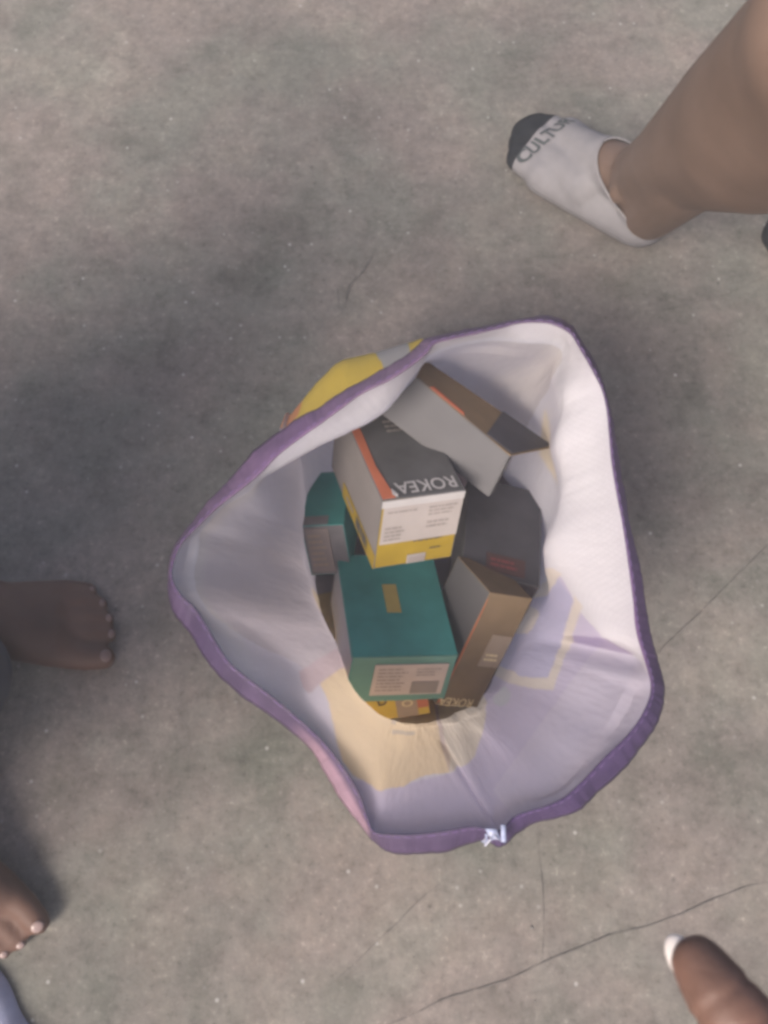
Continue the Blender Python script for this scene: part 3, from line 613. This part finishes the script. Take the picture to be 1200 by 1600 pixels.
# person in ankle socks, upper right
skin1 = skin('warm_brown_skin', (.128, .084, .062), (.160, .106, .079))
toeL = P(800, 213, 0); heelL = P(1022, 392, 0); FL = frame_of(toeL, heelL); LL = (toeL-heelL).length
off = P(1236, 350, 0)-P(835, 215, 0); FRm = Matrix.Translation(off) @ FL
k1 = LL/.225
ankle = FL @ Vector((.045*k1, 0, .085*k1)); knee = P(1330, 45, .54)
ankle2 = FRm @ Vector((.045*k1, 0, .085*k1)); knee2 = knee+Vector((off.x*.9, off.y*.6, 0))
S = foot_parts(FL, -1, 0, False, 1.42, LL)+foot_parts(FRm, 1, 0, False, 1.42, LL)
for an, kn, hip in ((ankle, knee, Vector((.95, .70, .46))), (ankle2, knee2, Vector((1.0, .45, .46)))):
    S += [(an, .038, an.lerp(kn, .2), .039), (an.lerp(kn, .2), .039, an.lerp(kn, .6)+Vector((.012, -.004, 0)), .062),
          (an.lerp(kn, .6)+Vector((.012, -.004, 0)), .062, an.lerp(kn, .93), .056), (an.lerp(kn, .93), .056, kn, .06), (kn, .056, kn.lerp(hip, .5), .072), (kn.lerp(hip, .5), .072, hip, .09)]
    S += [((FL if an is ankle else FRm) @ Vector((.022*k1, 0, .05*k1)), .033, an.lerp(kn, .3)+Vector((.014, -.020, 0)), .040), (an.lerp(kn, .3)+Vector((.014, -.020, 0)), .040, an.lerp(kn, .6)+Vector((.024, -.026, 0)), .058),
          (an.lerp(kn, .6)+Vector((.024, -.026, 0)), .058, kn+Vector((.01, -.01, -.02)), .055)]
S += [(Vector((.95, .70, .46)), .09, Vector((1.0, .45, .46)), .09)]
# ankle bones
S += [(FL @ Vector((.043*k1, -.034, .074*k1)), .0125, FL @ Vector((.045*k1, -.034, .080*k1)), .0125), (FL @ Vector((.050*k1, .034, .080*k1)), .0125, FL @ Vector((.05*k1, .034, .086*k1)), .0125)]
person1 = link('person', organic(limb_bm(S), .005, 8), skin1)
tag(person1, 'person with bare lower legs and white ankle socks with black toes, at the upper right', 'person')
sock_white = mat('white_knit', (.215, .203, .206, 1), .9, .06, 60, .6, 900, .1); sock_black = mat('black_knit', (.016, .018, .021, 1), .9, .2, 60, .6, 900, .1)
ink_grey = mat('grey_green_knit', (.05, .058, .06, 1), .9, .15, 200)
for fr, m in ((FL, -1), (FRm, 1)):
    me = organic(limb_bm(foot_parts(fr, m, .0024, False, 1.42, LL)+[(fr @ Vector((.045*k1, 0, .08*k1)), .0405, fr @ Vector((.045*k1, 0, .14*k1)), .0405)]), .0032, 8)
    up_n = (fr.to_3x3() @ Vector((-.38, 0, 1))).normalized(); up_c = fr @ Vector((.092*k1, 0, .076*k1))
    lower = cut(me, up_c, up_n, False)
    tn = (fr.to_3x3() @ Vector((1, .10*m*-1, 0))).normalized(); tcn = fr @ Vector((.190*k1, 0, 0))
    s_ = link('sock', cut(lower, tcn, tn, False), sock_white, person1)
    t_ = link('toe_cap', cut(lower, tcn, tn, True), sock_black, s_)
    # cuff: the rolled elastic edge round the opening
    bmx_ = bmesh.new(); bmx_.from_mesh(lower); ring = [v for v in bmx_.verts if abs((v.co-up_c).dot(up_n)) < 1e-4]
    cen = sum((v.co for v in ring), Vector())/len(ring); ax = up_n.orthogonal().normalized(); ay = up_n.cross(ax)
    ring.sort(key=lambda v: math.atan2((v.co-cen).dot(ay), (v.co-cen).dot(ax))); pts = [v.co.copy() for v in ring][::3]
    bmx_.free(); bm = bmesh.new(); tube(bm, pts+[pts[0], pts[1]], .0016, 6); from_bm('sock_cuff', bm, sock_white, s_)
    if m == -1:
        bmm = bmesh.new(); bmm.from_mesh(s_.data); bvh = BVHTree.FromBMesh(bmm); bmm.free()
        cu = bpy.data.curves.new('t', 'FONT'); cu.body = 'CULTUR'; cu.align_x = 'CENTER'; cu.align_y = 'CENTER'; cu.offset = .035; cu.resolution_u = 4
        o = bpy.data.objects.new('t', cu); COL.objects.link(o); dg = bpy.context.evaluated_depsgraph_get()
        tm = bpy.data.meshes.new_from_object(o.evaluated_get(dg)); bpy.data.objects.remove(o)
        bm = bmesh.new(); bm.from_mesh(tm); bmesh.ops.triangulate(bm, faces=bm.faces[:])
        for _ in range(2): bmesh.ops.subdivide_edges(bm, edges=[e_ for e_ in bm.edges if e_.calc_length() > .12], cuts=2)
        xs = [v.co.x for v in bm.verts]; sc = .074*k1/(max(xs)-min(xs)); dead = []
        for v in bm.verts:
            loc = Vector((.1755*k1+v.co.y*sc*1.15+.10*(-v.co.x*sc), -v.co.x*sc+.004, .2)); h = bvh.ray_cast(fr @ loc, Vector((0, 0, -1)))
            if h[0] is None: dead.append(v)
            else: v.co = h[0]+h[1]*.0006
        bmesh.ops.delete(bm, geom=dead, context='VERTS')
        from_bm('lettering', bm, ink_grey, s_, smooth=False)
# shorts, just outside the frame above the knees
short_m = mat('plum_cloth', (.070, .048, .062, 1), .85, .2, 40, .5, 500)
S = []
for kn, hip in ((knee, Vector((.95, .70, .46))), (knee2, Vector((1.0, .45, .46)))):
    S += [(kn.lerp(hip, .12), .074, hip, .105)]
S += [(Vector((.95, .70, .46)), .105, Vector((1.0, .45, .46)), .105)]
link('shorts', organic(limb_bm(S), .010, 4), short_m, person1)

# barefoot person, left
skin2 = skin('dark_brown_skin', (.062, .031, .022), (.110, .058, .040), .62)
nail2 = mat('pale_toenail', (.17, .105, .090, 1), .35, .1, 60, spec=.5); 
t1, h1 = P(192, 985, 0), P(-150, 970, 0); F1 = frame_of(t1, h1); L1 = (t1-h1).length
t2, h2 = P(38, 1492, 0), P(-174, 1226, 0); F2 = frame_of(t2, h2); L2 = (t2-h2).length
a1 = F1 @ Vector((.045, 0, .085)); a2 = F2 @ Vector((.045, 0, .085))
kn1, kn2 = Vector((-.47, .13, .47)), Vector((-.46, -.18, .47)); hp1, hp2 = Vector((-.86, .06, .30)), Vector((-.86, -.13, .30))
sh1, sh2, hd = Vector((-.60, .17, .74)), Vector((-.60, -.21, .74)), Vector((-.51, -.02, .96))
S = foot_parts(F1, -1, 0, True, 1.2, L1)+foot_parts(F2, 1, 0, True, 1.2, L2)
for an, kn, hip in ((a1, kn1, hp1), (a2, kn2, hp2)):
    S += [(an, .031, an.lerp(kn, .25), .033), (an.lerp(kn, .25), .033, an.lerp(kn, .65), .050), (an.lerp(kn, .65), .05, kn, .056), (kn, .056, hip, .085)]
mid_s = (sh1+sh2)/2; mid_h = (hp1+hp2)/2
S += [(hp1, .09, hp2, .09), (mid_h, .12, mid_h.lerp(mid_s, .5), .115), (hp1, .085, sh1.lerp(sh2, .2), .085), (hp2, .085, sh2.lerp(sh1, .2), .085), (sh1, .055, sh2, .055),
      (mid_h.lerp(mid_s, .5), .12, mid_s, .09), (mid_s, .055, hd-Vector((.03, 0, .06)), .050)]
for sh, kn, sg in ((sh1, kn1, 1), (sh2, kn2, -1)):                 # arms resting on the knees, hands hanging down
    el = sh.lerp(kn, .48)+Vector((-.04, .07*sg, -.05)); wr2 = kn+Vector((.015, -.03*sg, .075)); pl = wr2+Vector((.055, -.02*sg, -.03))
    S += [(sh, .050, el, .040), (el, .038, wr2, .026), (wr2, .024, pl, .028)]
    for f_ in range(4):
        b0 = pl+Vector((.018, (.026-.017*f_)*sg, -.008)); S += [(b0, .0105, b0+Vector((.026, 0, -.026)), .0095), (b0+Vector((.026, 0, -.026)), .0092, b0+Vector((.024, 0, -.055+.004*abs(f_-1))), .0080)]
    th0 = wr2+Vector((.030, -.045*sg, -.018)); S += [(pl, .016, th0, .012), (th0, .011, th0+Vector((.022, -.008*sg, -.030)), .0090)]
# head bowed towards the sack: skull, jaw, nose, ears
S += [(hd, .088, hd+Vector((-.025, 0, .025)), .090), (hd+Vector((.035, 0, -.055)), .058, hd+Vector((.052, 0, -.085)), .040), (hd+Vector((.088, 0, -.018)), .010, hd+Vector((.100, 0, -.045)), .014),
      (hd+Vector((-.01, .090, -.02)), .014, hd+Vector((-.012, .092, .012)), .013), (hd+Vector((-.01, -.090, -.02)), .014, hd+Vector((-.012, -.092, .012)), .013)]
person2 = link('person', organic(limb_bm(S), .0036, 9), skin2)
tag(person2, 'barefoot person in dark trousers, only the toes and feet showing at the left edge', 'person')
nails(F1, -1, person2, nail2, 1.2, L1); nails(F2, 1, person2, mat('lit_toenail', (.27, .19, .17, 1), .3, .1, 60, spec=.5), 1.2, L2)  # nearer foot: light on the nails put into their paler colour
trou = mat('charcoal_cloth', (.050, .053, .062, 1), .85, .25, 30, .6, 400)
S = []
for cuff, kn, hip in ((P(-85, 1060, .075), kn1, hp1), (F2 @ Vector((.03, 0, .11)), kn2, hp2)):
    S += [(cuff, .060, cuff.lerp(kn, .4), .064), (cuff.lerp(kn, .4), .064, kn, .074), (kn, .074, hip, .105)]
S += [(hp1, .11, hp2, .11)]
link('trousers', organic(limb_bm(S), .008, 4), trou, person2)
S = [(hp1+Vector((0, 0, .05)), .105, sh1.lerp(sh2, .2), .100), (hp2+Vector((0, 0, .05)), .105, sh2.lerp(sh1, .2), .100), (mid_h+Vector((0, 0, .05)), .125, mid_s-Vector((0, 0, .02)), .105), (sh1, .066, sh2, .066)]
for sh, kn, sg in ((sh1, kn1, 1), (sh2, kn2, -1)):
    el = sh.lerp(kn, .48)+Vector((-.04, .07*sg, -.05)); S += [(sh, .066, sh.lerp(el, .7), .056)]
link('shirt', organic(limb_bm(S), .010, 4), mat('faded_grey_shirt', (.16, .16, .18, 1), .9, .15, 40, .5, 500), person2)
link('hair', organic(limb_bm([(hd+Vector((-.030, 0, .030)), .094, hd+Vector((-.04, 0, .04)), .092), (hd+Vector((-.045, 0, -.01)), .084, hd+Vector((-.05, 0, .0)), .084)]), .006, 3), mat('black_hair', (.012, .011, .010, 1), .8, .3, 200, .8, 700), person2)
for sg in (1, -1):
    bm = bmesh.new(); bmesh.ops.create_uvsphere(bm, u_segments=12, v_segments=8, radius=.011, matrix=Matrix.Translation(hd+Vector((.080, .032*sg, .002))))
    from_bm('eye', bm, mat('eye_white', (.5, .48, .45, 1), .3, .02), person2)

# hand reaching in at the lower right: only the thumb is in the picture
skin3 = skin('brown_hand_skin', (.10, .062, .046), (.21, .100, .072), .5)
Z = .665
tip, j1, j2, j3 = P(1092, 1506, Z), P(1128, 1560, Z+.004), P(1176, 1622, Z+.006), P(1262, 1722, Z+.004)
wr = P(1500, 1830, Z-.02); pm = P(1385, 1790, Z-.008)
S = [(tip, .0078, j1, .0096), (j1, .0096, j2, .0104), (j2, .0104, j3, .0135), (j3, .0135, pm, .020), (pm, .022, wr, .026), (wr, .026, wr+Vector((.20, -.10, -.06)), .042)]
for i in range(4):
    b0 = pm+Vector((-.012+.016*i, .045-.010*i, .004)); b1 = b0+Vector((.012, .036-.003*i, -.012)); b2 = b1+Vector((.014, .008, -.024)); b3 = b2+Vector((.004, -.012, -.012))
    S += [(pm, .018, b0, .0125), (b0, .0105, b1, .0090), (b1, .0090, b2, .0082), (b2, .0080, b3, .0070)]
person3 = link('person', organic(limb_bm(S), .0016, 8), skin3)
tag(person3, 'person reaching one bare thumb with a long pale nail in from the lower right corner', 'person')
crv = [(j1-tip).length*f_ for f_ in (.93, 1.0, 1.07, 1.85, 1.93, 2.0, 2.1)]; axn = (j2-tip).normalized()
nrm_ = [v.normal.copy() for v in person3.data.vertices]
for v, n_ in zip(person3.data.vertices, nrm_):                       # knuckle creases and fine skin folds across the thumb
    t_ = (v.co-tip).dot(axn)
    if -.01 < t_ < .06:
        d_ = sum(math.exp(-((t_-c_+.0012*noise.noise(v.co*160))/.00055)**2) for c_ in crv)
        v.co -= n_*(.00038*min(d_, 1.2)+.00012*noise.noise(v.co*420))
ax = (j1-tip).normalized(); side = ax.cross(Vector((0, 0, 1))).normalized()
bm = bmesh.new(); Mx = Matrix((side, ax, side.cross(ax))).transposed().to_4x4()
nc = P(1072, 1503, Z-.001)
bmesh.ops.create_uvsphere(bm, u_segments=20, v_segments=12, radius=1, matrix=Matrix.Translation(nc) @ Mx @ Matrix.Rotation(R(20), 4, 'Y') @ Matrix.Diagonal((.0046, .0080, .0018, 1)))
from_bm('thumbnail', bm, mat('long_pale_nail', (.62, .56, .52, 1), .3, .05, 60, spec=.5), person3)

# pale blue cloth trailing on the floor, bottom left corner
bm = bmesh.new(); bmesh.ops.create_grid(bm, x_segments=60, y_segments=60, size=.5)
c0 = P(-112, 1682, 0)
for v in bm.verts:
    x, y = v.co.x*2, v.co.y*2; r = max(abs(x), abs(y)); n_ = math.hypot(x, y) or 1
    x, y = x*r/n_, y*r/n_                                   # square grid to disc
    th = math.atan2(y, x); rr = 1+.16*noise.noise(Vector((math.cos(th)*1.6, math.sin(th)*1.6, 4)))
    x *= rr; y *= rr
    h = .003+.040*max(0, 1-r)**.7+.016*(noise.noise(Vector((x*3.2+y*2, y*1.4, 1)))+.35)*min(1, 4*(1-r))
    v.co = Vector((c0.x+x*.098, c0.y+y*.098, max(.003, h)))
bmesh.ops.solidify(bm, geom=bm.faces[:], thickness=.0012)
cl = from_bm('cloth', bm, mat('pale_blue_cloth', (.30, .31, .42, 1), .9, .1, 60, .5, 600)); tag(cl, 'pale blue cloth lying on the concrete in the bottom left corner', 'cloth')

# veil added to lift the blacks, no real air: one even volume round everything, the sky outside it
bm = bmesh.new(); bmesh.ops.create_cube(bm, size=1, matrix=Matrix.Translation((0, .3, .1)) @ Matrix.Diagonal((14, 14, 2.2, 1)))
hm = bpy.data.materials.new('haze'); hm.use_nodes = True; hz_n = hm.node_tree; hz_n.nodes.remove(hz_n.nodes['Principled BSDF'])
pv = hz_n.nodes.new('ShaderNodeVolumePrincipled'); pv.inputs['Color'].default_value = (.86, .84, .85, 1); pv.inputs['Density'].default_value = .06
hz_n.links.new(pv.outputs[0], hz_n.nodes['Material Output'].inputs['Volume'])
hz = from_bm('haze', bm, hm, smooth=False); hz['kind'] = 'stuff'
